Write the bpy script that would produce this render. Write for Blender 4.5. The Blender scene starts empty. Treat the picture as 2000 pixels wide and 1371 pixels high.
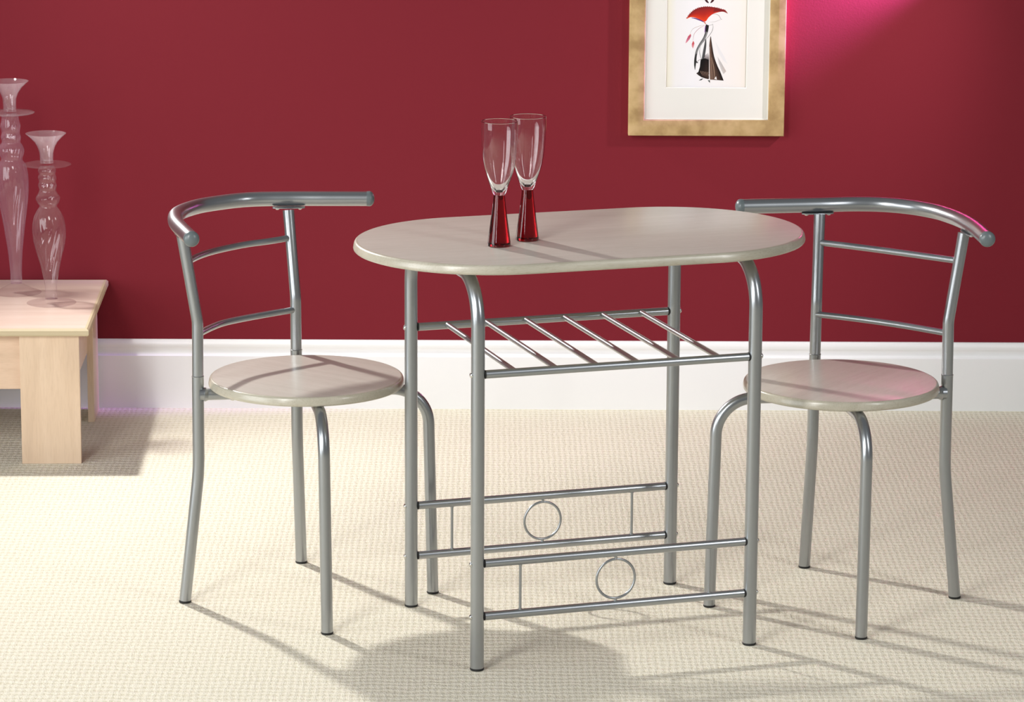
import bpy, bmesh, math, random
from mathutils import Vector, Matrix
PI = math.pi
S = bpy.context.scene
COL = S.collection

# ------------------------------------------------------------------ camera
cam_data = bpy.data.cameras.new('camera')
cam = bpy.data.objects.new('camera', cam_data); COL.objects.link(cam)
cam.location = (-0.16344, -6.47848, 1.97515)
cam.rotation_euler = (Matrix.Rotation(-0.00561, 4, 'Z') @ Matrix.Rotation(1.35177, 4, 'X') @ Matrix.Rotation(0.00541, 4, 'Z')).to_euler()
cam_data.sensor_fit = 'HORIZONTAL'; cam_data.sensor_width = 36.0
cam_data.lens = 6932.2267 / 2000 * 36.0
cam_data.clip_end = 60
S.camera = cam

# ------------------------------------------------------------------ view, world, lights
S.view_settings.view_transform = 'Standard'; S.view_settings.look = 'None'
S.view_settings.exposure = 0.0; S.view_settings.gamma = 1.0
S.view_settings.use_curve_mapping = False
wd = bpy.data.worlds.new('world'); S.world = wd; wd.use_nodes = True
bg = wd.node_tree.nodes['Background']
bg.inputs[0].default_value = (0.93, 0.96, 1.0, 1); bg.inputs[1].default_value = 0.17

def light(name, kind, loc, target, energy, color=(1, 1, 1), **kw):
    d = bpy.data.lights.new(name, kind); d.energy = energy; d.color = color
    for k, v in kw.items(): setattr(d, k, v)
    o = bpy.data.objects.new(name, d); COL.objects.link(o); o.location = loc
    o.rotation_euler = (Vector(target) - Vector(loc)).to_track_quat('-Z', 'Y').to_euler()
    return o
light('key_lamp', 'SPOT', (-1.62, 1.66, 1.78), (0.52, -0.38, 0.0), 262, (1.0, 0.975, 0.94), shadow_soft_size=0.045, spot_size=math.radians(112), spot_blend=0.9)
light('front_softbox', 'AREA', (-2.2, -3.6, 3.0), (0.0, 0.6, 0.4), 98, (1.0, 0.99, 0.97), shape='RECTANGLE', size=1.3, size_y=1.9)
light('left_bounce', 'AREA', (-4.4, -2.2, 1.5), (0.0, 0.3, 0.6), 125, (0.93, 0.97, 1.0), shape='RECTANGLE', size=2.6, size_y=2.6)
light('right_strip', 'AREA', (2.4, -2.2, 2.3), (0.2, 0.8, 0.5), 34, (0.97, 0.98, 1.0), shape='RECTANGLE', size=0.3, size_y=1.6)
light('violet_wall_washer', 'SPOT', (1.13, 1.7345, 1.31), (0.330, 2.117, 0.848), 1900, (0.44, 0.21, 0.80), shadow_soft_size=0.012, spot_size=math.radians(50), spot_blend=0.85)
light('picture_lamp', 'SPOT', (1.20, 1.12, 1.34), (0.30, 1.775, 0.66), 30, (1.0, 0.86, 0.93), shadow_soft_size=0.035, spot_size=math.radians(74), spot_blend=1.0)
light('left_strip', 'AREA', (-2.0, -3.2, 1.5), (-0.1, 0.0, 0.8), 24, (1, 1, 1), shape='RECTANGLE', size=0.16, size_y=1.5)

# ------------------------------------------------------------------ materials
def new_mat(name):
    m = bpy.data.materials.new(name); m.use_nodes = True
    nt = m.node_tree; p = nt.nodes['Principled BSDF']
    return m, nt, p
def node(nt, t, **kw):
    n = nt.nodes.new(t)
    for k, v in kw.items(): setattr(n, k, v)
    return n
def simple(name, col, rough=0.5, metal=0.0, spec=0.5, coat=0.0):
    m, nt, p = new_mat(name)
    p.inputs['Base Color'].default_value = (*col, 1); p.inputs['Roughness'].default_value = rough
    p.inputs['Metallic'].default_value = metal; p.inputs['Specular IOR Level'].default_value = spec
    p.inputs['Coat Weight'].default_value = coat
    return m
def ramp(nt, stops):
    r = node(nt, 'ShaderNodeValToRGB'); e = r.color_ramp.elements
    while len(e) < len(stops): e.new(0.5)
    for i, (pos, c) in enumerate(stops): e[i].position = pos; e[i].color = (*c, 1)
    return r

def metal_mat():
    m, nt, p = new_mat('silver_lacquered_steel')
    tc = node(nt, 'ShaderNodeTexCoord'); nz = node(nt, 'ShaderNodeTexNoise'); nz.inputs['Scale'].default_value = 900
    bp = node(nt, 'ShaderNodeBump'); bp.inputs['Strength'].default_value = 0.05; bp.inputs['Distance'].default_value = 0.0005
    nt.links.new(tc.outputs['Object'], nz.inputs['Vector']); nt.links.new(nz.outputs['Fac'], bp.inputs['Height'])
    nt.links.new(bp.outputs['Normal'], p.inputs['Normal'])
    p.inputs['Base Color'].default_value = (0.365, 0.385, 0.40, 1)
    p.inputs['Metallic'].default_value = 0.88; p.inputs['Roughness'].default_value = 0.30
    p.inputs['Coat Weight'].default_value = 0.35; p.inputs['Coat Roughness'].default_value = 0.18
    return m
def wood_mat(name, a, b, c, scale=(1.2, 26, 26), rough=0.34, fleck=0.5, coat=0.25, coat_rough=0.16):
    """pale laminate: long soft grain along local X with fine flecks"""
    m, nt, p = new_mat(name)
    tc = node(nt, 'ShaderNodeTexCoord')
    mp = node(nt, 'ShaderNodeMapping'); mp.inputs['Scale'].default_value = scale
    nt.links.new(tc.outputs['Object'], mp.inputs['Vector'])
    n1 = node(nt, 'ShaderNodeTexNoise'); n1.inputs['Scale'].default_value = 1.6; n1.inputs['Detail'].default_value = 5; n1.inputs['Distortion'].default_value = 0.6
    nt.links.new(mp.outputs['Vector'], n1.inputs['Vector'])
    r1 = ramp(nt, [(0.30, a), (0.5, b), (0.72, c)]); nt.links.new(n1.outputs['Fac'], r1.inputs['Fac'])
    mp2 = node(nt, 'ShaderNodeMapping'); mp2.inputs['Scale'].default_value = (scale[0] * 26, scale[1] * 22, scale[2] * 22)
    nt.links.new(tc.outputs['Object'], mp2.inputs['Vector'])
    n2 = node(nt, 'ShaderNodeTexNoise'); n2.inputs['Scale'].default_value = 1.0; n2.inputs['Detail'].default_value = 2
    nt.links.new(mp2.outputs['Vector'], n2.inputs['Vector'])
    r2 = ramp(nt, [(0.36, (0.84, 0.80, 0.76)), (0.52, (1, 1, 1))]); nt.links.new(n2.outputs['Fac'], r2.inputs['Fac'])
    mx = node(nt, 'ShaderNodeMixRGB', blend_type='MULTIPLY'); mx.inputs['Fac'].default_value = fleck
    nt.links.new(r1.outputs['Color'], mx.inputs['Color1']); nt.links.new(r2.outputs['Color'], mx.inputs['Color2'])
    nt.links.new(mx.outputs['Color'], p.inputs['Base Color'])
    p.inputs['Roughness'].default_value = rough
    p.inputs['Coat Weight'].default_value = coat; p.inputs['Coat Roughness'].default_value = coat_rough
    return m
M_METAL = metal_mat()
M_CHROME = simple('bright_zinc', (0.72, 0.72, 0.70), 0.2, 1.0)
M_CAP = simple('grey_plastic', (0.125, 0.15, 0.155), 0.3)
M_BLACK = simple('black_rubber', (0.012, 0.012, 0.012), 0.6)
M_TOP = wood_mat('beech_laminate_top', (0.515, 0.480, 0.425), (0.545, 0.510, 0.452), (0.575, 0.540, 0.482), scale=(1.5, 40, 40))
M_EDGE = wood_mat('beech_laminate_edge', (0.40, 0.37, 0.29), (0.45, 0.42, 0.335), (0.50, 0.465, 0.38), fleck=0.5, scale=(3, 20, 20), rough=0.3)
M_MAPLE = wood_mat('maple_board_top', (0.60, 0.46, 0.38), (0.65, 0.51, 0.43), (0.68, 0.55, 0.47), scale=(1.4, 18, 18), fleck=0.25, rough=0.4)
M_MAPLE_V = wood_mat('maple_board_upright', (0.60, 0.44, 0.31), (0.66, 0.49, 0.345), (0.71, 0.54, 0.39), scale=(16, 16, 1.6), fleck=0.3, rough=0.45)
M_MAPLE_H = wood_mat('maple_board_apron', (0.60, 0.43, 0.30), (0.66, 0.475, 0.34), (0.70, 0.52, 0.38), scale=(1.6, 16, 16), fleck=0.3, rough=0.45)
M_BAND = simple('pale_edge_band', (0.52, 0.43, 0.28), 0.45)

def wall_mat():
    m, nt, p = new_mat('crimson_emulsion')
    tc = node(nt, 'ShaderNodeTexCoord'); nz = node(nt, 'ShaderNodeTexNoise'); nz.inputs['Scale'].default_value = 260; nz.inputs['Detail'].default_value = 3
    bp = node(nt, 'ShaderNodeBump'); bp.inputs['Strength'].default_value = 0.12; bp.inputs['Distance'].default_value = 0.001
    nt.links.new(tc.outputs['Object'], nz.inputs['Vector']); nt.links.new(nz.outputs['Fac'], bp.inputs['Height']); nt.links.new(bp.outputs['Normal'], p.inputs['Normal'])
    p.inputs['Base Color'].default_value = (0.182, 0.0135, 0.0230, 1); p.inputs['Roughness'].default_value = 0.7
    p.inputs['Specular IOR Level'].default_value = 0.15
    return m
M_WALL = wall_mat()
M_WHITE = simple('white_gloss_paint', (0.85, 0.85, 0.85), 0.32)

def carpet_mat():
    m, nt, p = new_mat('cream_loop_carpet')
    tc = node(nt, 'ShaderNodeTexCoord')
    # jitter
    nj = node(nt, 'ShaderNodeTexNoise'); nj.inputs['Scale'].default_value = 28; nj.inputs['Detail'].default_value = 2
    nt.links.new(tc.outputs['Object'], nj.inputs['Vector'])
    js = node(nt, 'ShaderNodeVectorMath', operation='MULTIPLY_ADD'); js.inputs[1].default_value = (0.012, 0.024, 0); 
    nt.links.new(nj.outputs['Color'], js.inputs[0]); nt.links.new(tc.outputs['Object'], js.inputs[2])
    sp = node(nt, 'ShaderNodeSeparateXYZ'); nt.links.new(js.outputs[0], sp.inputs[0])
    def wave(sock, period, phase=None):
        mu = node(nt, 'ShaderNodeMath', operation='MULTIPLY'); mu.inputs[1].default_value = 2 * PI / period
        nt.links.new(sock, mu.inputs[0]); src = mu.outputs[0]
        if phase is not None:
            ad = node(nt, 'ShaderNodeMath', operation='ADD'); nt.links.new(src, ad.inputs[0]); nt.links.new(phase, ad.inputs[1]); src = ad.outputs[0]
        sn = node(nt, 'ShaderNodeMath', operation='SINE'); nt.links.new(src, sn.inputs[0]); return sn.outputs[0]
    wx = wave(sp.outputs[0], 0.0125)
    wy = wave(sp.outputs[1], 0.021)
    a1 = node(nt, 'ShaderNodeMath', operation='MULTIPLY_ADD'); a1.inputs[1].default_value = 0.55; nt.links.new(wx, a1.inputs[0]); nt.links.new(wy, a1.inputs[2])
    nf = node(nt, 'ShaderNodeTexNoise'); nf.inputs['Scale'].default_value = 330; nf.inputs['Detail'].default_value = 3
    mpn = node(nt, 'ShaderNodeMapping'); mpn.inputs['Scale'].default_value = (1.0, 0.7, 1)
    nt.links.new(tc.outputs['Object'], mpn.inputs['Vector']); nt.links.new(mpn.outputs['Vector'], nf.inputs['Vector'])
    a2 = node(nt, 'ShaderNodeMath', operation='MULTIPLY_ADD'); a2.inputs[1].default_value = 4.5; nt.links.new(nf.outputs['Fac'], a2.inputs[0]); nt.links.new(a1.outputs[0], a2.inputs[2])
    bp = node(nt, 'ShaderNodeBump'); bp.inputs['Strength'].default_value = 0.42; bp.inputs['Distance'].default_value = 0.0014
    nt.links.new(a2.outputs[0], bp.inputs['Height']); nt.links.new(bp.outputs['Normal'], p.inputs['Normal'])
    # yarn colour: cream loops, shade between loops painted in as darker tan, odd grey-blue flecks
    mr = node(nt, 'ShaderNodeMapRange'); mr.inputs['From Min'].default_value = 0.2; mr.inputs['From Max'].default_value = 3.4
    nt.links.new(a2.outputs[0], mr.inputs['Value'])
    r = ramp(nt, [(0.0, (0.57, 0.52, 0.38)), (0.45, (0.71, 0.665, 0.54)), (1.0, (0.75, 0.71, 0.60))]); nt.links.new(mr.outputs['Result'], r.inputs['Fac'])
    n3 = node(nt, 'ShaderNodeTexNoise'); n3.inputs['Scale'].default_value = 190; n3.inputs['Detail'].default_value = 1
    nt.links.new(tc.outputs['Object'], n3.inputs['Vector'])
    r3 = ramp(nt, [(0.28, (0.80, 0.84, 0.88)), (0.36, (1, 1, 1))]); nt.links.new(n3.outputs['Fac'], r3.inputs['Fac'])
    mx = node(nt, 'ShaderNodeMixRGB', blend_type='MULTIPLY'); mx.inputs['Fac'].default_value = 0.6
    nt.links.new(r.outputs['Color'], mx.inputs['Color1']); nt.links.new(r3.outputs['Color'], mx.inputs['Color2'])
    nt.links.new(mx.outputs['Color'], p.inputs['Base Color'])
    p.inputs['Roughness'].default_value = 0.95; p.inputs['Specular IOR Level'].default_value = 0.1
    return m
M_CARPET = carpet_mat()

def thin_glass(name, tint, haze=0.0, haze_col=(0.9, 0.8, 0.9), rough=0.02, edge=0.85):
    """thin blown glass wall: clear with Fresnel reflection and, if hazy, a little milky scatter"""
    m = bpy.data.materials.new(name); m.use_nodes = True; nt = m.node_tree; nt.nodes.clear()
    out = node(nt, 'ShaderNodeOutputMaterial')
    tr = node(nt, 'ShaderNodeBsdfTransparent'); tr.inputs[0].default_value = (*tint, 1)
    gl = node(nt, 'ShaderNodeBsdfGlossy'); gl.inputs['Roughness'].default_value = rough
    # Schlick reflectance, the same for both faces of the thin wall
    fa = node(nt, 'ShaderNodeLayerWeight'); fa.inputs['Blend'].default_value = 0.5
    pw = node(nt, 'ShaderNodeMath', operation='POWER'); pw.inputs[1].default_value = 4.0; nt.links.new(fa.outputs['Facing'], pw.inputs[0])
    sc = node(nt, 'ShaderNodeMath', operation='MULTIPLY_ADD'); sc.inputs[1].default_value = edge; sc.inputs[2].default_value = 0.05; nt.links.new(pw.outputs[0], sc.inputs[0])
    mx = node(nt, 'ShaderNodeMixShader'); nt.links.new(sc.outputs[0], mx.inputs[0])
    base = tr
    if haze > 0:
        df = node(nt, 'ShaderNodeBsdfDiffuse'); df.inputs[0].default_value = (*haze_col, 1)
        tl = node(nt, 'ShaderNodeBsdfTranslucent'); tl.inputs[0].default_value = (*haze_col, 1)
        m1 = node(nt, 'ShaderNodeMixShader'); m1.inputs[0].default_value = 0.5
        nt.links.new(df.outputs[0], m1.inputs[1]); nt.links.new(tl.outputs[0], m1.inputs[2])
        lw = node(nt, 'ShaderNodeLayerWeight'); lw.inputs['Blend'].default_value = 0.35
        ma = node(nt, 'ShaderNodeMath', operation='MULTIPLY_ADD'); ma.inputs[1].default_value = haze * 1.6; ma.inputs[2].default_value = haze * 0.7
        nt.links.new(lw.outputs['Facing'], ma.inputs[0])
        m2 = node(nt, 'ShaderNodeMixShader'); nt.links.new(ma.outputs[0], m2.inputs[0])
        nt.links.new(tr.outputs[0], m2.inputs[1]); nt.links.new(m1.outputs[0], m2.inputs[2]); base = m2
    nt.links.new(base.outputs[0], mx.inputs[1]); nt.links.new(gl.outputs[0], mx.inputs[2])
    nt.links.new(mx.outputs[0], out.inputs['Surface'])
    return m
def solid_glass(name, col, ior=1.48, rough=0.0):
    m, nt, p = new_mat(name)
    p.inputs['Base Color'].default_value = (*col, 1); p.inputs['Transmission Weight'].default_value = 1.0
    p.inputs['Roughness'].default_value = rough; p.inputs['IOR'].default_value = ior
    return m
M_THIN = thin_glass('clear_thin_glass', (0.985, 0.985, 0.985))
M_SOLIDG = solid_glass('clear_solid_glass', (1, 1, 1), 1.45)
M_RED = solid_glass('ruby_glass', (0.22, 0.003, 0.006), 1.45)
M_MAUVE = thin_glass('milky_mauve_glass', (0.98, 0.95, 0.97), 0.10, (0.84, 0.66, 0.80), 0.05)
M_BLUSH = thin_glass('faint_blush_glass', (0.985, 0.965, 0.97), 0.035, (0.92, 0.80, 0.86), 0.04)
M_CLEAR = thin_glass('barely_tinted_glass', (0.99, 0.98, 0.985), 0.012, (0.95, 0.88, 0.92), 0.03, 0.25)
M_FROST = thin_glass('softly_frosted_glass', (0.98, 0.97, 0.975), 0.06, (0.95, 0.84, 0.90), 0.04)

# ------------------------------------------------------------------ helpers
def link(o, parent=None):
    COL.objects.link(o)
    if parent is not None: o.parent = parent
    return o
def mesh_obj(name, verts, faces, mats, parent=None, smooth=True, mat_ids=None, sharp=35):
    me = bpy.data.meshes.new(name); me.from_pydata([tuple(v) for v in verts], [], faces)
    for m in (mats if isinstance(mats, (list, tuple)) else [mats]): me.materials.append(m)
    if mat_ids: me.polygons.foreach_set('material_index', mat_ids)
    bm = bmesh.new(); bm.from_mesh(me); bmesh.ops.recalc_face_normals(bm, faces=bm.faces)
    if smooth:
        for f in bm.faces: f.smooth = True
        for e in bm.edges:
            if len(e.link_faces) == 2 and e.calc_face_angle(0) > math.radians(sharp): e.smooth = False
    bm.to_mesh(me); bm.free()
    return link(bpy.data.objects.new(name, me), parent)
def thing(name, label, cat, loc=(0, 0, 0), rotz=0.0, group=None):
    o = bpy.data.objects.new(name, None); o.empty_display_size = 0.05
    o.location = loc; o.rotation_euler = (0, 0, rotz); COL.objects.link(o)
    o['label'] = label; o['category'] = cat
    if group: o['group'] = group
    return o

class Geo:
    def __init__(s): s.v = []; s.f = []; s.m = []
    def add(s, v, f, mi=0):
        b = len(s.v); s.v += [tuple(p) for p in v]; s.f += [tuple(b + i for i in q) for q in f]; s.m += [mi] * len(f)
    def obj(s, name, mats, parent=None, **kw): return mesh_obj(name, s.v, s.f, mats, parent, mat_ids=s.m, **kw)
    def tube(s, pts, r, n=28, cap=True, closed=False, mi=0):
        pts = [Vector(p) for p in pts]; N = len(pts); rr = r if callable(r) else (lambda i, t: r)
        tang = []
        for i in range(N):
            if closed: d = pts[(i + 1) % N] - pts[i - 1]
            else: d = pts[min(i + 1, N - 1)] - pts[max(i - 1, 0)]
            tang.append(d.normalized())
        up = Vector((0, 0, 1)) if abs(tang[0].z) < 0.9 else Vector((1, 0, 0))
        nrm = (up - tang[0] * up.dot(tang[0])).normalized(); V = []
        for i in range(N):
            nrm = (nrm - tang[i] * nrm.dot(tang[i])).normalized(); b = tang[i].cross(nrm)
            rad = rr(i, i / max(1, N - 1))
            for k in range(n):
                a = 2 * PI * k / n; V.append(pts[i] + (nrm * math.cos(a) + b * math.sin(a)) * rad)
        F = []
        for i in range(N if closed else N - 1):
            for k in range(n):
                j = (i + 1) % N; F.append((i * n + k, i * n + (k + 1) % n, j * n + (k + 1) % n, j * n + k))
        if cap and not closed: F.append(tuple(range(n))[::-1]); F.append(tuple((N - 1) * n + k for k in range(n)))
        s.add(V, F, mi); return s
    def box(s, lo, hi, bev=0.0, mi=0):
        (x0, y0, z0), (x1, y1, z1) = lo, hi
        bm = bmesh.new(); bmesh.ops.create_cube(bm, size=1)
        for v in bm.verts: v.co = Vector(((x0 + x1) / 2 + v.co.x * (x1 - x0), (y0 + y1) / 2 + v.co.y * (y1 - y0), (z0 + z1) / 2 + v.co.z * (z1 - z0)))
        if bev: bmesh.ops.bevel(bm, geom=list(bm.edges), offset=bev, segments=2, affect='EDGES', profile=0.5)
        bm.verts.index_update(); s.add([v.co.copy() for v in bm.verts], [[v.index for v in f.verts] for f in bm.faces], mi); bm.free(); return s
    def lathe(s, prof, n=64, mi=0, mod=None, mid=None, center=(0, 0, 0), lean=(0, 0)):
        """prof: (r, z) pairs; r == 0 closes on the axis. mod(theta, z, r) -> r ; mid(i) -> material index"""
        V = []; rows = []
        for r, z in prof:
            cx = center[0] + lean[0] * z; cy = center[1] + lean[1] * z
            if r <= 1e-7: rows.append([len(V)]); V.append((cx, cy, center[2] + z))
            else:
                row = []
                for k in range(n):
                    a = 2 * PI * k / n; q = mod(a, z, r) if mod else r
                    row.append(len(V)); V.append((cx + q * math.cos(a), cy + q * math.sin(a), center[2] + z))
                rows.append(row)
        base = len(s.v); s.v += V
        for i in range(len(rows) - 1):
            a, b = rows[i], rows[i + 1]; mm = mid(i) if mid else mi
            for k in range(n):
                k2 = (k + 1) % n
                if len(a) == 1 and len(b) == 1: continue
                if len(a) == 1: f = (a[0], b[k2], b[k])
                elif len(b) == 1: f = (a[k], a[k2], b[0])
                else: f = (a[k], a[k2], b[k2], b[k])
                s.f.append(tuple(base + q for q in f)); s.m.append(mm)
        return s
def fillet(pts, radii, seg=14):
    """polyline with rounded inner corners"""
    P = [Vector(p) for p in pts]; out = [P[0]]
    for i in range(1, len(P) - 1):
        a, b, c = P[i - 1], P[i], P[i + 1]; u = (a - b).normalized(); w = (c - b).normalized()
        ang = u.angle(w); r = radii[i - 1]
        if r <= 0 or ang > PI - 0.01: out.append(b); continue
        t = min(r / math.tan(ang / 2), (a - b).length * 0.98, (c - b).length * 0.98); r = t * math.tan(ang / 2)
        cen = b + (u + w).normalized() * (r / math.sin(ang / 2)); s0 = b + u * t - cen; s1 = b + w * t - cen
        tot = s0.angle(s1); ax = s0.cross(s1).normalized()
        for k in range(seg + 1): out.append(cen + Matrix.Rotation(tot * k / seg, 3, ax) @ s0)
    out.append(P[-1]); return out
def spline(pts, per=10):
    P = [Vector(p) for p in pts]; P = [P[0] * 2 - P[1]] + P + [P[-1] * 2 - P[-2]]; out = []
    for i in range(1, len(P) - 2):
        for k in range(per):
            t = k / per; a, b, c, d = P[i - 1:i + 3]
            out.append(0.5 * ((2 * b) + (c - a) * t + (2 * a - 5 * b + 4 * c - d) * t * t + (3 * b - a - 3 * c + d) * t ** 3))
    out.append(P[-2]); return out
def resample(pts, step):
    out = [pts[0]]
    for a, b in zip(pts, pts[1:]):
        n = max(1, int((b - a).length / step))
        for k in range(1, n + 1): out.append(a.lerp(b, k / n))
    return out
def dome(g, pos, d, r, h, n=20, mi=0, rim=0.0008):
    """small round screw head at pos facing direction d"""
    d = Vector(d).normalized(); q = d.to_track_quat('Z', 'Y'); tmp = Geo()
    tmp.lathe([(0, 0), (r, 0), (r, rim)] + [(r * math.cos(t * PI / 12), rim + h * math.sin(t * PI / 12)) for t in range(1, 6)] + [(0, rim + h)], n=n)
    g.add([Vector(pos) + q @ Vector(v) for v in tmp.v], tmp.f, mi)
def foot_cap(p, r, parent, d=(0, 0, 1)):
    g = Geo(); p = Vector(p)
    g.lathe([(0, 0), (r * 0.96, 0), (r * 1.05, 0.0015), (r * 1.05, 0.004), (r * 0.9, 0.0055), (0, 0.0055)], n=28, center=p)
    return g.obj('foot_cap', M_BLACK, parent)
def structure(o): o['kind'] = 'structure'; return o

# ------------------------------------------------------------------ the setting
WALL_Y = 1.7755
g = Geo(); g.box((-3.6, -8.2, -0.05), (3.6, WALL_Y + 0.12, 0.0)); structure(g.obj('floor', M_CARPET, smooth=False))
g = Geo(); g.box((-3.6, WALL_Y, 0.0), (3.6, WALL_Y + 0.12, 2.5)); structure(g.obj('wall_back', M_WALL, smooth=False))
prof = [(0.0, 0.0), (0.0, 0.164), (0.0065, 0.164), (0.0085, 0.1625), (0.0105, 0.159), (0.0120, 0.155), (0.0126, 0.151), (0.0122, 0.147),
        (0.0105, 0.1445), (0.0098, 0.142), (0.0100, 0.138), (0.0112, 0.134), (0.0132, 0.1305), (0.0155, 0.1285), (0.0185, 0.128),
        (0.0197, 0.1268), (0.0200, 0.1245), (0.0200, 0.0)]
g = Geo(); V = []; n = len(prof)
for x in (-3.6, 3.6): V += [(x, WALL_Y - d, z) for d, z in prof]
F = [(i, (i + 1) % n, n + (i + 1) % n, n + i) for i in range(n)] + [tuple(range(n)), tuple(range(n, 2 * n))]
g.add(V, F); structure(g.obj('baseboard_back', M_WHITE, sharp=28))

# ------------------------------------------------------------------ dining table
TROT = math.radians(17.7716)
LX, LY, ZT = 0.26678, 0.21161, 0.755
table = thing('dining_table', 'oval beech-effect dining table on silver tubular legs with a rod shelf beneath', 'table', (0, 0, 0), TROT)
def stadium(a, r, z, n=48):
    return [(a + r * math.cos(t), r * math.sin(t), z) for t in [-PI / 2 + PI * i / n for i in range(n + 1)]] + \
           [(-a - r * math.cos(t), -r * math.sin(t), z) for t in [-PI / 2 + PI * i / n for i in range(n + 1)]]
def slab(loops, parent, name, mats, top_ids):
    g = Geo(); n = len(loops[0]); V = [p for L in loops for p in L]; g.v = V
    for i in range(len(loops) - 1):
        for k in range(n):
            g.f.append((i * n + k, i * n + (k + 1) % n, (i + 1) * n + (k + 1) % n, (i + 1) * n + k)); g.m.append(1 if i not in top_ids else 0)
    g.f.append(tuple(range(n))); g.m.append(0); b = (len(loops) - 1) * n
    g.f.append(tuple(b + k for k in range(n))); g.m.append(1)
    return g.obj(name, mats, parent, sharp=30)
EDGE = [(-0.0080, 0), (-0.0062, -0.0003), (-0.0045, -0.0011), (-0.0030, -0.0025), (-0.0020, -0.0042), (-0.0010, -0.0075), (-0.0003, -0.0110), (0, -0.0135), (-0.0006, -0.0155), (-0.002, -0.0170), (-0.0045, -0.018), (-0.007, -0.018)]
TA = 0.85922 / 2 - 0.49511 / 2; TR = 0.49511 / 2
slab([stadium(TA, TR + d, ZT + z) for d, z in EDGE], table, 'tabletop', [M_TOP, M_EDGE], ())
RT = 0.0124; ZU = ZT - 0.018 - RT
def table_leg(sx, sy):
    P = fillet([(sx * LX, sy * LY, 0.004), (sx * LX, sy * LY, ZU), (sx * LX, 0.0, ZU)], [0.082], 18)
    P = resample(P, 0.03)
    g = Geo(); g.tube(P, RT, 32, cap=True)
    return g.obj('leg', M_METAL, table)
Z1, Z2, Z3 = 0.55176, 0.20018, 0.10055
for sx in (-1, 1):
    for sy in (-1, 1):
        leg = table_leg(sx, sy)
        foot_cap((sx * LX, sy * LY, 0), RT, leg)
        for z in (Z1, Z2, Z3):
            b = Geo(); dome(b, (sx * (LX + RT - 0.001), sy * LY, z), (sx, 0, 0), 0.0052, 0.0034); b.obj('bolt', M_CHROME, leg)
RR = 0.0077
def rail(name, sy, z):
    g = Geo(); e = LX - RT - 0.0015; g.tube([(-e, sy * LY, z), (e, sy * LY, z)], RR, 28)
    o = g.obj(name, M_METAL, table)
    for sx in (-1, 1):
        c = Geo(); c.tube([(sx * (e - 0.0002), sy * LY, z), (sx * (e + 0.0024), sy * LY, z)], RR * 1.03, 24); c.obj('end_bush', M_BLACK, o)
    return o
rails = {(n_, sy): rail(n_, sy, z) for n_, z in (('shelf_rail', Z1), ) for sy in (-1, 1)}
for k in range(6):
    x = -LX + 2 * LX * (0.133 + 0.1475 * k); g = Geo()
    g.tube([(x, -LY + 0.003, Z1 + 0.0015), (x, LY - 0.003, Z1 + 0.0015)], 0.0051, 20); g.obj('shelf_bar', M_METAL, table)
for sy in (-1, 1):
    rail('lower_rail', sy, Z2); rail('lower_rail', sy, Z3)
    for fx in (0.154, 0.846):
        x = -LX + 2 * LX * fx; g = Geo(); g.tube([(x, sy * LY, Z3 + RR - 0.001), (x, sy * LY, Z2 - RR + 0.001)], 0.0026, 16)
        for z in (Z3 + RR, Z2 - RR): g.lathe([(0, -0.002), (0.0036, -0.001), (0.0036, 0.001), (0, 0.002)], n=14, center=(x, sy * LY, z))
        g.obj('spacer_rod', M_METAL, table)
    zc = (Z2 + Z3) / 2; R0 = 0.0372; g = Geo()
    g.tube([(R0 * math.cos(2 * PI * i / 64), sy * LY, zc + R0 * math.sin(2 * PI * i / 64)) for i in range(64)], 0.0024, 14, closed=True)
    for s in (-1, 1): g.tube([(0, sy * LY, zc + s * (R0 - 0.001)), (0, sy * LY, zc + s * (0.0498 - RR + 0.001))], 0.0028, 14)
    g.obj('ring', M_METAL, table)

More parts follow.
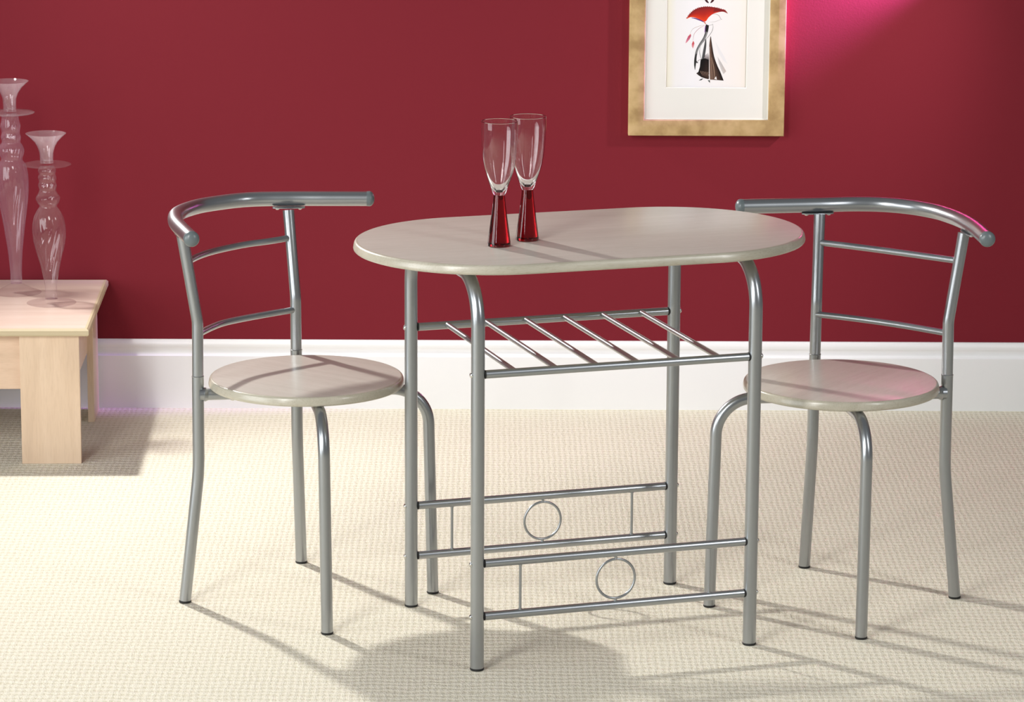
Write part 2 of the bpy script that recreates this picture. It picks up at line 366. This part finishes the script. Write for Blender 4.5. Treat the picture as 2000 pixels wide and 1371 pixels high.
# ------------------------------------------------------------------ dining chairs
NEAR, FAR = 0, 1
def make_chair(label, loc, rot, near_sign, dev, rail_pts, rung_lo, rung_hi, seat_r=0.18839, legdev=((0, 0), (0, 0))):
    t = thing('dining_chair', label, 'chair', (loc[0], loc[1], 0), rot, 'tubular chairs at the dining table')
    r = 0.0114
    g_side = {}
    for side, s in ((NEAR, near_sign), (FAR, -near_sign)):
        d = dev[side]
        def q(u, v, z, k): return (u + d[k][0], v * s + d[k][1], z)
        foot = q(-0.1725, 0.1749, 0.004, 'foot'); bend = q(-0.1562, 0.1499, 0.262, 'post'); seam = q(-0.1563, 0.1488, 0.4471, 'post')
        kink = q(-0.1558, 0.1478, 0.5528, 'post'); top = q(-0.1812, 0.1631, 0.7225, 'top')
        P = resample(fillet([foot, bend, seam], [0.55], 16), 0.03)
        g = Geo(); g.tube(P, r, 30); leg = g.obj('rear_leg', M_METAL, t); foot_cap((foot[0], foot[1], 0), r, leg)
        c = Geo(); c.tube([Vector(seam) + Vector((0, 0, -0.0010)), Vector(seam) + Vector((0, 0, 0.0003)), Vector(seam) + Vector((0, 0, 0.0016))], lambda i, tt: (r + 0.0002, r + 0.0005, r - 0.0008)[i], 30); c.obj('joint_collar', M_METAL, leg)
        P = resample(fillet([Vector(seam) + Vector((0, 0, 0.0008)), kink, top], [0.07], 12), 0.02)
        g = Geo(); L = len(P)
        g.tube(P, lambda i, tt: (r - 0.0005) * (1 + 0.06 * max(0, (tt - 0.85) / 0.15)), 30); post = g.obj('back_post', M_METAL, t)
        # front leg: floor, bend, then back under the seat to the rear leg
        fd = legdev[side]
        fo = (0.1725 + d['ffoot'][0], 0.1695 * s + d['ffoot'][1], 0.004)
        ft = (0.1635 + d['ffoot'][0] + fd[0], 0.1655 * s + d['ffoot'][1] + fd[1], 0.4123)
        od = dev[1 - side]; we = (-0.1500 + od['post'][0], -0.1515 * s + od['post'][1], 0.4123)     # crosses under the seat to the opposite rear leg
        P = resample(fillet([fo, ft, we], [0.072], 18), 0.03)
        g = Geo(); g.tube(P, 0.0112, 30); fl = g.obj('front_leg', M_METAL, t); foot_cap((fo[0], fo[1], 0), 0.0112, fl)
        # weld bead
        w = Geo(); wd_ = (Vector(ft) - Vector(we)).normalized(); wv = Vector(we) + wd_ * r * 1.05; w.tube([wv - wd_ * 0.003, wv, wv + wd_ * 0.004], lambda i, tt: (0.0138, 0.0132, 0.0114)[i], 24)
        w.obj('weld_bead', M_METAL, fl)
        sc = Geo(); dome(sc, Vector(we) + wd_ * 0.063 + Vector((0, 0, -0.0107)), (0, 0, -1), 0.0042, 0.0022); sc.obj('screw', M_CHROME, fl)
        g_side[side] = (seam, kink, top, d, s)
    # top rail
    P = spline([(u, v, 0.7385) for u, v in rail_pts], 12)
    RB = 0.0145
    g = Geo(); g.tube(P, RB, 36); tr = g.obj('top_rail', M_METAL, t)
    for end, prev in ((P[0], P[3]), (P[-1], P[-4])):
        dd = (end - prev).normalized(); c = Geo(); qd = dd.to_track_quat('Z', 'Y'); tmp = Geo()
        tmp.lathe([(0, -0.002), (RB * 1.02, -0.002), (RB * 1.04, 0.0035)] + [(RB * 1.04 * math.cos(a), 0.0035 + 0.0100 * math.sin(a)) for a in [PI / 2 * k / 8 for k in range(1, 8)]] + [(0, 0.0135)], n=36)
        c.add([end + qd @ Vector(v) for v in tmp.v], tmp.f); c.obj('end_cap', M_CAP, tr)
    # brackets on the post tops
    for side in (NEAR, FAR):
        top = Vector(g_side[side][2]); i = min(range(1, len(P) - 1), key=lambda i: (Vector((P[i].x, P[i].y)) - Vector((top.x, top.y))).length)
        dd = (P[i + 1] - P[i - 1]).normalized(); pr = dd.cross(Vector((0, 0, 1))).normalized(); c0 = Vector((P[i].x * 0.7 + top.x * 0.3, P[i].y * 0.7 + top.y * 0.3, 0.7385 - RB - 0.0012))
        g = Geo(); n = 28; a_, b_ = 0.0325, 0.0085
        out = [(a_ * math.copysign(abs(math.cos(w)) ** 0.75, math.cos(w)), b_ * math.copysign(abs(math.sin(w)) ** 0.75, math.sin(w))) for w in [2 * PI * k / n for k in range(n)]]
        V = []
        for zz in (-0.0012, 0.0012): V += [c0 + dd * x + pr * y + Vector((0, 0, zz + 0.0008 * (abs(x) / a_) * 0)) for x, y in out]
        g.add(V, [tuple(range(n))[::-1], tuple(range(n, 2 * n))] + [(k, (k + 1) % n, n + (k + 1) % n, n + k) for k in range(n)])
        br = g.obj('bracket', M_METAL, tr)
        for sg in (-1, 1):
            sc = Geo(); dome(sc, c0 + dd * (0.0225 * sg) - Vector((0, 0, 0.0012)), (0, 0, -1), 0.0042, 0.0024); sc.obj('screw', M_CHROME, br)
    # rungs
    for pts, z in ((rung_lo, 0.529), (rung_hi, 0.669)):
        g = Geo(); g.tube(spline([(u, v, z) for u, v in pts], 10), 0.0062, 22); g.obj('back_rung', M_METAL, t)
    # seat
    su, sz = -0.0095, 0.442
    circ = lambda rr, z: [(su + rr * math.cos(2 * PI * i / 96), rr * math.sin(2 * PI * i / 96), z) for i in range(96)]
    slab([circ(seat_r + d * 0.85, sz + z) for d, z in EDGE], t, 'seat', [M_TOP, M_EDGE], ())
    return t
devA = {NEAR: {'foot': (-0.0012, -0.0007), 'ffoot': (0.0042, -0.0022), 'post': (-0.0005, 0.0006), 'top': (0.0042, -0.0008)},
        FAR: {'foot': (0.0015, 0.0016), 'ffoot': (-0.0012, -0.0053), 'post': (-0.0004, -0.0006), 'top': (-0.0053, 0.0007)}}
devB = {NEAR: {'foot': (0.0019, -0.0013), 'ffoot': (-0.0015, -0.0020), 'post': (-0.0005, 0.0001), 'top': (0.0008, -0.0012)},
        FAR: {'foot': (-0.0022, 0.0005), 'ffoot': (-0.0015, -0.0053), 'post': (0.0014, -0.0005), 'top': (0.0004, 0.0006)}}
make_chair('silver tubular chair with round wooden seat, left of the oval table by the coffee table',
           (-0.5139, 0.1786), math.radians(-36.247), -1, devA,
           [(-0.083, -0.246), (-0.184, -0.166), (-0.232, -0.121), (-0.270, -0.072), (-0.290, -0.015), (-0.294, 0.045), (-0.270, 0.130), (-0.215, 0.189), (-0.150, 0.240), (-0.086, 0.289)],
           [(-0.158, -0.143), (-0.176, -0.085), (-0.185, -0.040), (-0.182, 0.010), (-0.171, 0.075), (-0.156, 0.143)],
           [(-0.176, -0.150), (-0.194, -0.100), (-0.204, -0.050), (-0.205, 0.005), (-0.200, 0.055), (-0.186, 0.105), (-0.178, 0.152)])
make_chair('silver tubular chair with round wooden seat, right of the oval table below the picture',
           (0.5008, 0.1565), math.radians(-126.876), 1, devB,
           [(-0.083, 0.266), (-0.160, 0.198), (-0.215, 0.139), (-0.252, 0.085), (-0.272, 0.045), (-0.284, -0.012), (-0.276, -0.070), (-0.247, -0.120), (-0.195, -0.170), (-0.135, -0.230), (-0.083, -0.281)],
           [(-0.156, 0.145), (-0.160, 0.100), (-0.164, 0.050), (-0.165, 0.0), (-0.163, -0.050), (-0.158, -0.100), (-0.150, -0.145)],
           [(-0.174, 0.152), (-0.175, 0.105), (-0.176, 0.040), (-0.176, -0.035), (-0.174, -0.095), (-0.170, -0.150)])

# ------------------------------------------------------------------ champagne flutes
def make_flute(label, loc, bowl_h, seed):
    t = thing('champagne_flute', label, 'glass', loc, seed, 'champagne flutes on the oval table')
    k = 1.0
    hs = 0.0945
    g = Geo(); g.lathe([(0, 0.0004), (0.0205, 0.0004), (0.0216, 0.0016), (0.0215, 0.004), (0.0180, 0.030), (0.0150, 0.052), (0.0122, 0.074), (0.0108, 0.088), (0.0102, hs), (0, hs)], n=64)
    g.obj('stem', M_RED, t)
    # outer wall, over the rim, inner wall down to the thick clear bottom
    o = [(0.0104, hs + 0.0002), (0.0120, 0.0985), (0.0140, 0.104), (0.0170, 0.1125), (0.0205, 0.122), (0.0240, 0.133), (0.0270, 0.144), (0.0297, 0.158), (0.0315, 0.172), (0.0328, 0.188), (0.0334, 0.205), (0.0334, 0.222), (0.0332, 0.2295)]
    i_ = [(0.0327, 0.2301), (0.0322, 0.2295), (0.0323, 0.205), (0.0316, 0.188), (0.0302, 0.172), (0.0283, 0.158), (0.0252, 0.144), (0.0217, 0.133), (0.0175, 0.122), (0.0128, 0.1125), (0.0085, 0.1055), (0.0045, 0.1015), (0, 0.1003)]
    prof = [(0, hs + 0.0002)] + o + i_
    zs = [(prof[j][1] + prof[j + 1][1]) / 2 for j in range(len(prof) - 1)]
    g = Geo(); g.lathe(prof, n=80, mid=lambda j: 1 if zs[j] < 0.121 else 0)
    g.obj('bowl', [M_SOLIDG, M_SOLIDG], t)
    return t
make_flute('nearer champagne flute with ruby glass stem, the left one on the oval table', (-0.1525, -0.1150, ZT), 0.23, 0.0)
make_flute('farther champagne flute with ruby glass stem, partly behind the other flute', (-0.1005, -0.0560, ZT), 0.23, 0.7)

# ------------------------------------------------------------------ coffee table at the left
CT = (-1.058, 1.205); CR = math.radians(1.6); CH = 0.310
ct = thing('coffee_table', 'low maple-effect coffee table standing against the red wall', 'table', (CT[0], CT[1], 0), CR)
g = Geo(); g.box((-0.914, 0.006, CH - 0.016), (-0.006, 0.552, CH), 0.0); g.obj('tabletop', M_MAPLE, ct, smooth=False)
def band(p, q, r, s):  # chamfered edging strip, four plan corners: inner a, inner b, outer b, outer a
    g = Geo(); z0, z1, z2 = CH - 0.016, CH - 0.004, CH + 0.0002
    def mix(a, b, t): return (a[0] + (b[0] - a[0]) * t, a[1] + (b[1] - a[1]) * t)
    V = []
    for a, o in ((p, s), (q, r)):
        m = mix(a, o, 0.55); V += [(a[0], a[1], z0), (mix(a, o, 0.8)[0], mix(a, o, 0.8)[1], z0), (o[0], o[1], z0 + 0.003), (o[0], o[1], z1), (m[0], m[1], z2), (a[0], a[1], z2)]
    g.add(V, [(k, (k + 1) % 6, 6 + (k + 1) % 6, 6 + k) for k in range(6)] + [tuple(range(6)), tuple(range(6, 12))])
    g.obj('edge_band', M_BAND, ct, smooth=False)
X0, X1, Y0, Y1, W = -0.92, 0.0, 0.0, 0.558, 0.009
band((X0 + W, Y0 + W), (X1 - W, Y0 + W), (X1, Y0), (X0, Y0)); band((X1 - W, Y0 + W), (X1 - W, Y1 - W), (X1, Y1), (X1, Y0))
band((X1 - W, Y1 - W), (X0 + W, Y1 - W), (X0, Y1), (X1, Y1)); band((X0 + W, Y1 - W), (X0 + W, Y0 + W), (X0, Y0), (X0, Y1))
for lo, hi in (((-0.155, 0.013, 0), (-0.023, 0.028, CH - 0.016)), ((-0.041, 0.405, 0), (-0.026, 0.535, CH - 0.016)),
               ((-0.897, 0.520, 0), (-0.765, 0.535, CH - 0.016)), ((-0.894, 0.013, 0), (-0.879, 0.145, CH - 0.016))):
    g = Geo(); g.box(lo, hi, 0.0008); g.obj('leg', M_MAPLE_V, ct, smooth=False)
for lo, hi in (((-0.879, 0.0285, 0.168), (-0.055, 0.0435, CH - 0.0165)), ((-0.0545, 0.0285, 0.168), (-0.0395, 0.519, CH - 0.0165)),
               ((-0.879, 0.504, 0.168), (-0.055, 0.519, CH - 0.0165)), ((-0.8785, 0.146, 0.168), (-0.8635, 0.503, CH - 0.0165))):
    g = Geo(); g.box(lo, hi, 0.0008); g.obj('apron', M_MAPLE_H, ct, smooth=False)

# ------------------------------------------------------------------ glass candlesticks
def candlestick(label, loc, mat, base_prof, body_prof, neck_z, lean, plate_mat, plate, cup, twist):
    t = thing('candlestick', label, 'candlestick', loc, 0, 'glass candlesticks on the coffee table')
    b = Geo(); b.lathe(base_prof, n=72, lean=lean); b.obj('base', M_CLEAR, t)
    zlo, zhi = body_prof[0][1], body_prof[-1][1]
    dense = spline([(r, 0, z) for r, z in body_prof], 8); dense = [(max(p.x, 0.0005), p.z) for p in dense]
    dense = [(0, dense[0][1] - 0.0004)] + dense + [(0, dense[-1][1] + 0.0004)]
    def mod(a, z, r):
        f = min(1, max(0, (z - zlo) / 0.03)) if r > 0.001 else 0
        return r * (1 + f * 0.016 * math.sin(14 * a + twist * z))
    b = Geo(); b.lathe(dense, n=168, mod=mod, lean=lean); b.obj('body', mat, t)
    p = Geo(); z0, r0 = plate
    p.lathe([(0.012, z0), (r0 * 0.6, z0 + 0.0002), (r0 * 0.95, z0 + 0.0008), (r0, z0 + 0.0022), (r0 * 0.95, z0 + 0.0036), (r0 * 0.6, z0 + 0.0028), (0.012, z0 + 0.0028)], n=72, lean=lean); p.obj('drip_plate', plate_mat, t)
    th = 0.0016; outer = cup; inner = [(max(r - th, 0.001), z) for r, z in cup[::-1]]
    c = Geo(); c.lathe([(0, cup[0][1])] + outer + inner[:-1] + [(inner[-1][0], inner[-1][1] + 0.006), (0, inner[-1][1] + 0.006)], n=72, lean=lean); c.obj('candle_cup', M_FROST, t)
    return t
SS = 1 / (872 * 0.976)      # metres of height per photo pixel at the short candlestick
def H(y, yb, k=SS): return (yb - y) * k
R_ = 1 / 872
yb = 592
short_body = [(12.2, 583), (12, 570), (12, 557), (13.8, 544), (17.6, 524), (22.5, 503.5), (28, 483), (32, 462.6), (33, 445), (29.5, 424), (23, 409.5), (16.9, 400), (21.8, 391), (23.6, 383), (18.4, 374.5), (16.0, 368), (18.2, 359), (16.1, 352), (18.1, 343.5), (15.7, 337), (17.6, 330), (15.2, 323)]
candlestick('shorter clear twisted-glass candlestick at the front of the coffee table', (-1.174, 1.486, CH), M_BLUSH,
            [(0, 0.0002), (0.053, 0.0002), (0.0565, 0.0012), (0.0565, 0.002), (0.045, 0.0026), (0.028, 0.0036), (0.016, 0.006), (0.0135, 0.0105), (0, 0.0105)],
            [(r * R_, H(y, yb)) for r, y in short_body], 0, (-0.011, 0),
            M_CLEAR, (H(320, yb), 48 * R_), [(13 * R_, H(315, yb)), (13 * R_, H(306, yb)), (14 * R_, H(294, yb)), (17.5 * R_, H(283, yb)), (23 * R_, H(273.5, yb)), (32 * R_, H(264.5, yb)), (40 * R_, H(257.5, yb))], 95)
k2 = 1 / (860 * 0.976); R2 = 1 / 860; yb2 = 572
tall_body = [(11.4, 553), (11.4, 545), (11.8, 524), (13.2, 503.5), (15, 483), (17.8, 462.6), (20.5, 442), (23.7, 422), (27, 401), (30, 381), (31.3, 362), (30.8, 340), (27, 320), (20.5, 309), (23.5, 300), (25.3, 290), (22, 281), (18, 275), (19.8, 265), (17.6, 255.6), (19.7, 244), (17.0, 232), (16.8, 222)]
candlestick('taller milky mauve twisted-glass candlestick behind the shorter one', (-1.269, 1.604, CH), M_MAUVE,
            [(0, 0.0002), (0.054, 0.0002), (0.057, 0.0010), (0.0555, 0.0020), (0.040, 0.0075), (0.025, 0.0155), (0.015, 0.021), (0.011, 0.0225), (0, 0.0225)],
            [(r * R2, H(y, yb2, k2)) for r, y in tall_body], 0, (-0.013, 0),
            M_FROST, (H(219.5, yb2, k2), 48.6 * R2), [(12.6 * R2, H(215, yb2, k2)), (12.6 * R2, H(205, yb2, k2)), (13.6 * R2, H(190, yb2, k2)), (18 * R2, H(179, yb2, k2)), (26 * R2, H(168, yb2, k2)), (39 * R2, H(156.5, yb2, k2))], 42)

# ------------------------------------------------------------------ picture on the wall
PX0, PX1, PZ0, PZ1 = 0.1522, 0.5168, 0.6625, 1.128
FD = 0.030; YF = WALL_Y - FD      # face of the frame
pic = thing('framed_picture', 'gold-framed picture of a woman holding a red fan, hung on the red wall', 'picture', ((PX0 + PX1) / 2, WALL_Y, PZ0), 0)
ox, oz = (PX0 + PX1) / 2, PZ0
def gold_mat():
    m, nt, p = new_mat('brushed_gold_leaf')
    tc = node(nt, 'ShaderNodeTexCoord'); n1 = node(nt, 'ShaderNodeTexNoise'); n1.inputs['Scale'].default_value = 26; n1.inputs['Detail'].default_value = 4
    nt.links.new(tc.outputs['Object'], n1.inputs['Vector'])
    r = ramp(nt, [(0.34, (0.38, 0.245, 0.105)), (0.5, (0.50, 0.34, 0.155)), (0.66, (0.60, 0.42, 0.21))]); nt.links.new(n1.outputs['Fac'], r.inputs['Fac'])
    nt.links.new(r.outputs['Color'], p.inputs['Base Color']); p.inputs['Metallic'].default_value = 0.35; p.inputs['Roughness'].default_value = 0.42
    return m
M_GOLD = gold_mat()
FW = 0.0372
cs = [(0, 0, FD), (0, -FD + 0.001, FD), (0.0012, -FD, FD), (FW * 0.45, -FD - 0.0012, FD), (FW - 0.0015, -FD + 0.0006, FD), (FW, -FD + 0.002, FD), (FW, -0.006, FD), (FW, 0, FD)]
corners = [(PX0 - ox, PZ0 - oz, 1, 1), (PX1 - ox, PZ0 - oz, -1, 1), (PX1 - ox, PZ1 - oz, -1, -1), (PX0 - ox, PZ1 - oz, 1, -1)]
fr_obj = None
for i in range(4):
    a = corners[i]; b = corners[(i + 1) % 4]; V = []
    for (cx, cz, sx, sz) in (a, b): V += [(cx + sx * w, d, cz + sz * w) for w, d, _ in cs]
    n = len(cs); g = Geo(); g.add(V, [(k, (k + 1) % n, n + (k + 1) % n, n + k) for k in range(n)] + [tuple(range(n)), tuple(range(n, 2 * n))])
    g.obj('frame_member', M_GOLD, pic, sharp=30)
M_MAT = simple('ivory_mount_board', (0.74, 0.735, 0.69), 0.8, spec=0.2)
M_BEV = simple('white_bevel_core', (0.93, 0.92, 0.88), 0.8, spec=0.2)
wx0, wx1, wz0, wz1 = 0.2385 - ox, 0.4280 - ox, 0.7735 - oz, 1.035 - oz
ix0, ix1, iz0, iz1 = PX0 - ox + FW - 0.003, PX1 - ox - FW + 0.003, FW - 0.003, PZ1 - oz - FW + 0.003
g = Geo(); ym = -0.0165; bv = 0.0016
def loop(x0, z0, x1, z1, y): return [(x0, y, z0), (x1, y, z0), (x1, y, z1), (x0, y, z1)]
V = loop(ix0, iz0, ix1, iz1, ym) + loop(wx0, wz0, wx1, wz1, ym) + loop(wx0 + bv, wz0 + bv, wx1 - bv, wz1 - bv, ym + bv) + loop(ix0, iz0, ix1, iz1, ym + bv)
q4 = lambda a, b: [(a + k, a + (k + 1) % 4, b + (k + 1) % 4, b + k) for k in range(4)]
g.add(V, q4(0, 4) + q4(8, 12) + q4(12, 0), 0); g.m += [1] * 4; g.f += q4(4, 8)
g.obj('mount', [M_MAT, M_BEV], pic, smooth=False)
# inner fillet lip that shows bright at the left and bottom
g = Geo()
for (lo, hi) in (((ix0 + 0.003, ym - 0.003, iz0 + 0.003), (ix0 + 0.0042, ym - 0.0002, iz1 - 0.003)), ((ix1 - 0.0042, ym - 0.003, iz0 + 0.003), (ix1 - 0.003, ym - 0.0002, iz1 - 0.003)),
                 ((ix0 + 0.0042, ym - 0.003, iz0 + 0.003), (ix1 - 0.0042, ym - 0.0002, iz0 + 0.0042)), ((ix0 + 0.0042, ym - 0.003, iz1 - 0.0042), (ix1 - 0.0042, ym - 0.0002, iz1 - 0.003))): g.box(lo, hi)
g.obj('inner_lip', M_BEV, pic, smooth=False)
# the painting: pigments laid as coloured flat shapes on the paper
def lin(c): return tuple(((x / 255) / 12.92 if x / 255 <= 0.04045 else ((x / 255 + 0.055) / 1.055) ** 2.4) for x in c)
def art():
    me_v, me_f, me_c = [], [], []
    def tr(X, Y, lay): return (0.2385 - ox + (X - 15) * 0.0001580, -0.0132 - lay * 0.00003, 0.7735 - oz + (1315 - Y) * 0.0001577)
    def poly(P, C, lay):
        b = len(me_v)
        for (x, y) in P: me_v.append(tr(x, y, lay))
        me_f.append(tuple(range(b, b + len(P)))); me_c.append([lin(c) for c in (C if isinstance(C, list) else [C] * len(P))])
    def strip(A, B, CA, CB, lay):
        for i in range(len(A) - 1):
            b = len(me_v); me_v.extend([tr(*A[i], lay), tr(*A[i + 1], lay), tr(*B[i + 1], lay), tr(*B[i], lay)])
            me_f.append((b, b + 1, b + 2, b + 3)); me_c.append([lin(CA[i]), lin(CA[i + 1]), lin(CB[i + 1]), lin(CB[i])])
    def sm(P, per=6): return [(v.x, v.y) for v in spline([(x, y, 0) for x, y in P], per)]
    def stroke(P, w, c, lay, c2=None):
        Q = sm(P); A, B = [], []; n = len(Q)
        for i, (x, y) in enumerate(Q):
            x0, y0 = Q[max(0, i - 1)]; x1, y1 = Q[min(n - 1, i + 1)]; dx, dy = x1 - x0, y1 - y0; L = math.hypot(dx, dy) or 1
            ww = w * (0.35 + 0.65 * math.sin(PI * (i + 0.5) / n)); A.append((x - dy / L * ww, y + dx / L * ww)); B.append((x + dy / L * ww, y - dx / L * ww))
        cc = [tuple(c[j] + ((c2 or c)[j] - c[j]) * i / (n - 1) for j in range(3)) for i in range(n)]
        strip(A, B, cc, cc, lay)
    # paper with a faint warm wash at its left
    paper = (229, 226, 224)
    xs = [0, 60, 160, 420, 800, 1100, 1230]; cs_ = [(222, 218, 196), (226, 223, 208), (228, 227, 226), (230, 230, 232), (231, 228, 227), (231, 226, 220), (228, 220, 208)]
    for i in range(6):
        b = len(me_v); me_v.extend([tr(xs[i], 1330, 0), tr(xs[i + 1], 1330, 0), tr(xs[i + 1], -400, 0), tr(xs[i], -400, 0)])
        me_f.append((b, b + 1, b + 2, b + 3)); me_c.append([lin(cs_[i]), lin(cs_[i + 1]), lin(cs_[i + 1]), lin(cs_[i])])
    # hair and neck
    stroke([(572, -60), (585, -10), (608, 28), (634, 50)], 16, (60, 30, 35), 2, (70, 40, 45)); stroke([(725, -60), (705, -5), (685, 25), (662, 50)], 16, (60, 30, 35), 2, (70, 40, 45))
    stroke([(570, -60), (600, -130), (650, -150), (700, -130), (726, -60)], 22, (50, 28, 32), 2)
    poly([(625, -60), (672, -60), (668, 20), (662, 90), (700, 110), (600, 110), (638, 90), (634, 20)], (236, 233, 234), 1)
    # fan
    top = sm([(308, 292), (330, 262), (350, 225), (400, 172), (470, 130), (560, 108), (650, 106), (760, 122), (850, 148), (890, 165), (922, 208)])
    bot = sm([(312, 290), (345, 272), (375, 262), (430, 268), (500, 292), (585, 328), (640, 262), (700, 215), (770, 190), (850, 180), (922, 208)])
    mid = [((a[0] * 0.5 + b[0] * 0.5), (a[1] * 0.5 + b[1] * 0.5)) for a, b in zip(top, bot)]; n = len(top)
    ct_ = [(205, 95, 60) if i < 4 else (140, 38, 34) if i < 12 else (120, 36, 38) if i < n - 6 else (170, 80, 60) for i in range(n)]
    cm_ = [(222, 90, 50) if i < 8 else (170, 40, 32) if i < n - 20 else (125, 36, 36) for i in range(n)]
    cb_ = [(226, 110, 66) if i < 6 else (222, 66, 32) if i < n - 26 else (205, 52, 34) if i < n - 12 else (150, 52, 46) for i in range(n)]
    strip(top, mid, ct_, cm_, 3); strip(mid, bot, cm_, cb_, 3)
    stroke([(385, 272), (450, 285), (520, 310), (570, 335)], 9, (110, 70, 135), 4, (88, 44, 110))
    for k in range(26):      # feathery rim
        i = 3 + int(k * (n - 10) / 26); x, y = top[i]; poly([(x - 9, y + 5), (x + 9, y + 5), (x - 6 + 6 * (k % 3 - 1), y - 13)], (176, 66, 56), 2)
    # fan handle, strings, tassels
    stroke([(570, 330), (598, 360)], 7, (196, 84, 62), 4); stroke([(584, 378), (500, 395), (410, 436), (366, 505)], 2.4, (176, 150, 140), 4)
    stroke([(580, 384), (500, 430), (430, 510), (412, 606)], 2.6, (168, 110, 110), 4)
    poly([(376, 508), (384, 540), (362, 590), (320, 640), (300, 652), (316, 600), (340, 545)], [(210, 110, 90), (170, 80, 110), (176, 84, 120), (214, 140, 150), (222, 170, 178), (190, 90, 120), (196, 84, 90)], 4)
    poly([(416, 612), (434, 650), (424, 700), (414, 730), (398, 700), (396, 660)], [(200, 80, 70), (190, 84, 90), (200, 96, 110), (222, 170, 170), (206, 110, 120), (190, 70, 90)], 4)
    # arm and side lines
    stroke([(700, 215), (748, 216), (790, 240), (818, 285), (835, 292)], 3, (150, 146, 144), 4); stroke([(648, 334), (720, 330), (780, 310), (840, 288)], 3, (185, 182, 180), 4)
    stroke([(700, 360), (705, 420), (680, 490), (620, 570), (560, 625)], 3.2, (120, 116, 114), 4); stroke([(640, 385), (690, 372), (700, 360)], 7, (200, 198, 198), 3)
    # purple shade beside the waist, then the long sash
    poly([(590, 385), (604, 400), (598, 470), (580, 490), (582, 430)], (150, 100, 170), 3)
    L = sm([(598, 366), (592, 430), (585, 500), (556, 575), (506, 655), (462, 745), (440, 850), (434, 960), (446, 1046)])
    Rr = sm([(644, 384), (636, 450), (620, 520), (590, 600), (546, 660), (498, 740), (474, 830), (466, 930), (450, 1046)])
    n = len(L); cl = [(30, 30, 32) if i < n * 0.3 else (70, 70, 72) if i < n * 0.75 else (22, 22, 22) for i in range(n)]; cr = [(36, 34, 36) if i < n * 0.2 else (150, 150, 150) if i < n * 0.7 else (60, 60, 60) for i in range(n)]
    strip(L, Rr, cl, cr, 5)
    stroke([(470, 800), (455, 880), (470, 930), (494, 938)], 9, (50, 50, 50), 6)
    L = sm([(592, 600), (578, 680), (560, 780), (548, 860), (536, 925)]); Rr = sm([(606, 580), (610, 680), (598, 790), (584, 870), (570, 925)])
    n = len(L); strip(L, Rr, [(90, 90, 92)] * n, [(54, 54, 56)] * n, 5)
    stroke([(522, 700), (514, 780), (528, 850), (546, 892)], 3, (90, 90, 90), 6); stroke([(546, 880), (500, 905), (462, 945)], 3, (110, 100, 96), 6)
    # skirt
    poly([(590, 830), (640, 790), (652, 830), (655, 900), (585, 905)], [(160, 150, 152), (210, 205, 206), (150, 138, 140), (70, 52, 54), (60, 44, 46)], 5)
    poly([(530, 892), (590, 872), (655, 896), (656, 1185), (610, 1176), (545, 1155), (500, 1125), (468, 1098), (500, 1075), (520, 1000)], [(20, 18, 18), (20, 18, 18), (24, 20, 20), (60, 44, 38), (40, 30, 28), (36, 28, 26), (40, 32, 30), (70, 58, 52), (30, 26, 24), (16, 16, 16)], 6)
    for k in range(6): stroke([(528 + 24 * k, 1060 + 4 * k), (548 + 24 * k, 1100 + 4 * k), (574 + 22 * k, 1145 + 5 * k)], 3, (176, 150, 130), 7, (96, 72, 60))
    L = sm([(668, 548), (655, 660), (654, 800), (664, 950), (668, 1080), (672, 1190)]); Rr = sm([(676, 548), (700, 700), (730, 850), (778, 980), (826, 1080), (876, 1205)])
    n = len(L); MM = [((a[0] * 0.45 + b[0] * 0.55), (a[1] + b[1]) / 2) for a, b in zip(L, Rr)]
    strip(L, MM, [(110, 86, 74)] * n, [(74, 54, 46)] * n, 6); strip(MM, Rr, [(74, 54, 46)] * n, [(18, 18, 20)] * n, 6)
    stroke([(690, 860), (720, 980), (736, 1090), (742, 1180)], 5, (150, 124, 104), 7); stroke([(676, 800), (690, 960), (700, 1100), (704, 1190)], 4, (140, 112, 96), 7)
    stroke([(660, 700), (658, 900), (664, 1100), (676, 1240)], 4.5, (216, 208, 204), 8)
    poly([(736, 1178), (762, 1140), (776, 1190)], (226, 222, 220), 8)
    # grey veil at the right
    poly([(745, 620), (790, 700), (880, 850), (930, 960), (860, 900), (790, 790)], (222, 221, 222), 1)
    poly([(778, 845), (838, 940), (910, 1065), (872, 1108), (836, 1040), (800, 950)], [(200, 197, 197), (178, 174, 172), (190, 176, 168), (196, 190, 188), (182, 172, 166), (196, 192, 192)], 2)
    # shoes
    poly([(508, 1208), (540, 1180), (578, 1172), (548, 1198)], (46, 56, 52), 7); poly([(640, 1202), (678, 1200), (676, 1242)], (36, 50, 46), 7)
    me = bpy.data.meshes.new('artwork'); me.from_pydata(me_v, [], me_f)
    at = me.color_attributes.new('pigment', 'FLOAT_COLOR', 'CORNER'); k = 0
    for f in me_c:
        for c in f: at.data[k].color = (*c, 1); k += 1
    m, nt, p = new_mat('painted_paper'); ca = node(nt, 'ShaderNodeVertexColor'); ca.layer_name = 'pigment'
    nt.links.new(ca.outputs['Color'], p.inputs['Base Color']); p.inputs['Roughness'].default_value = 0.85; p.inputs['Specular IOR Level'].default_value = 0.15
    me.materials.append(m); return link(bpy.data.objects.new('artwork', me), pic)
art()
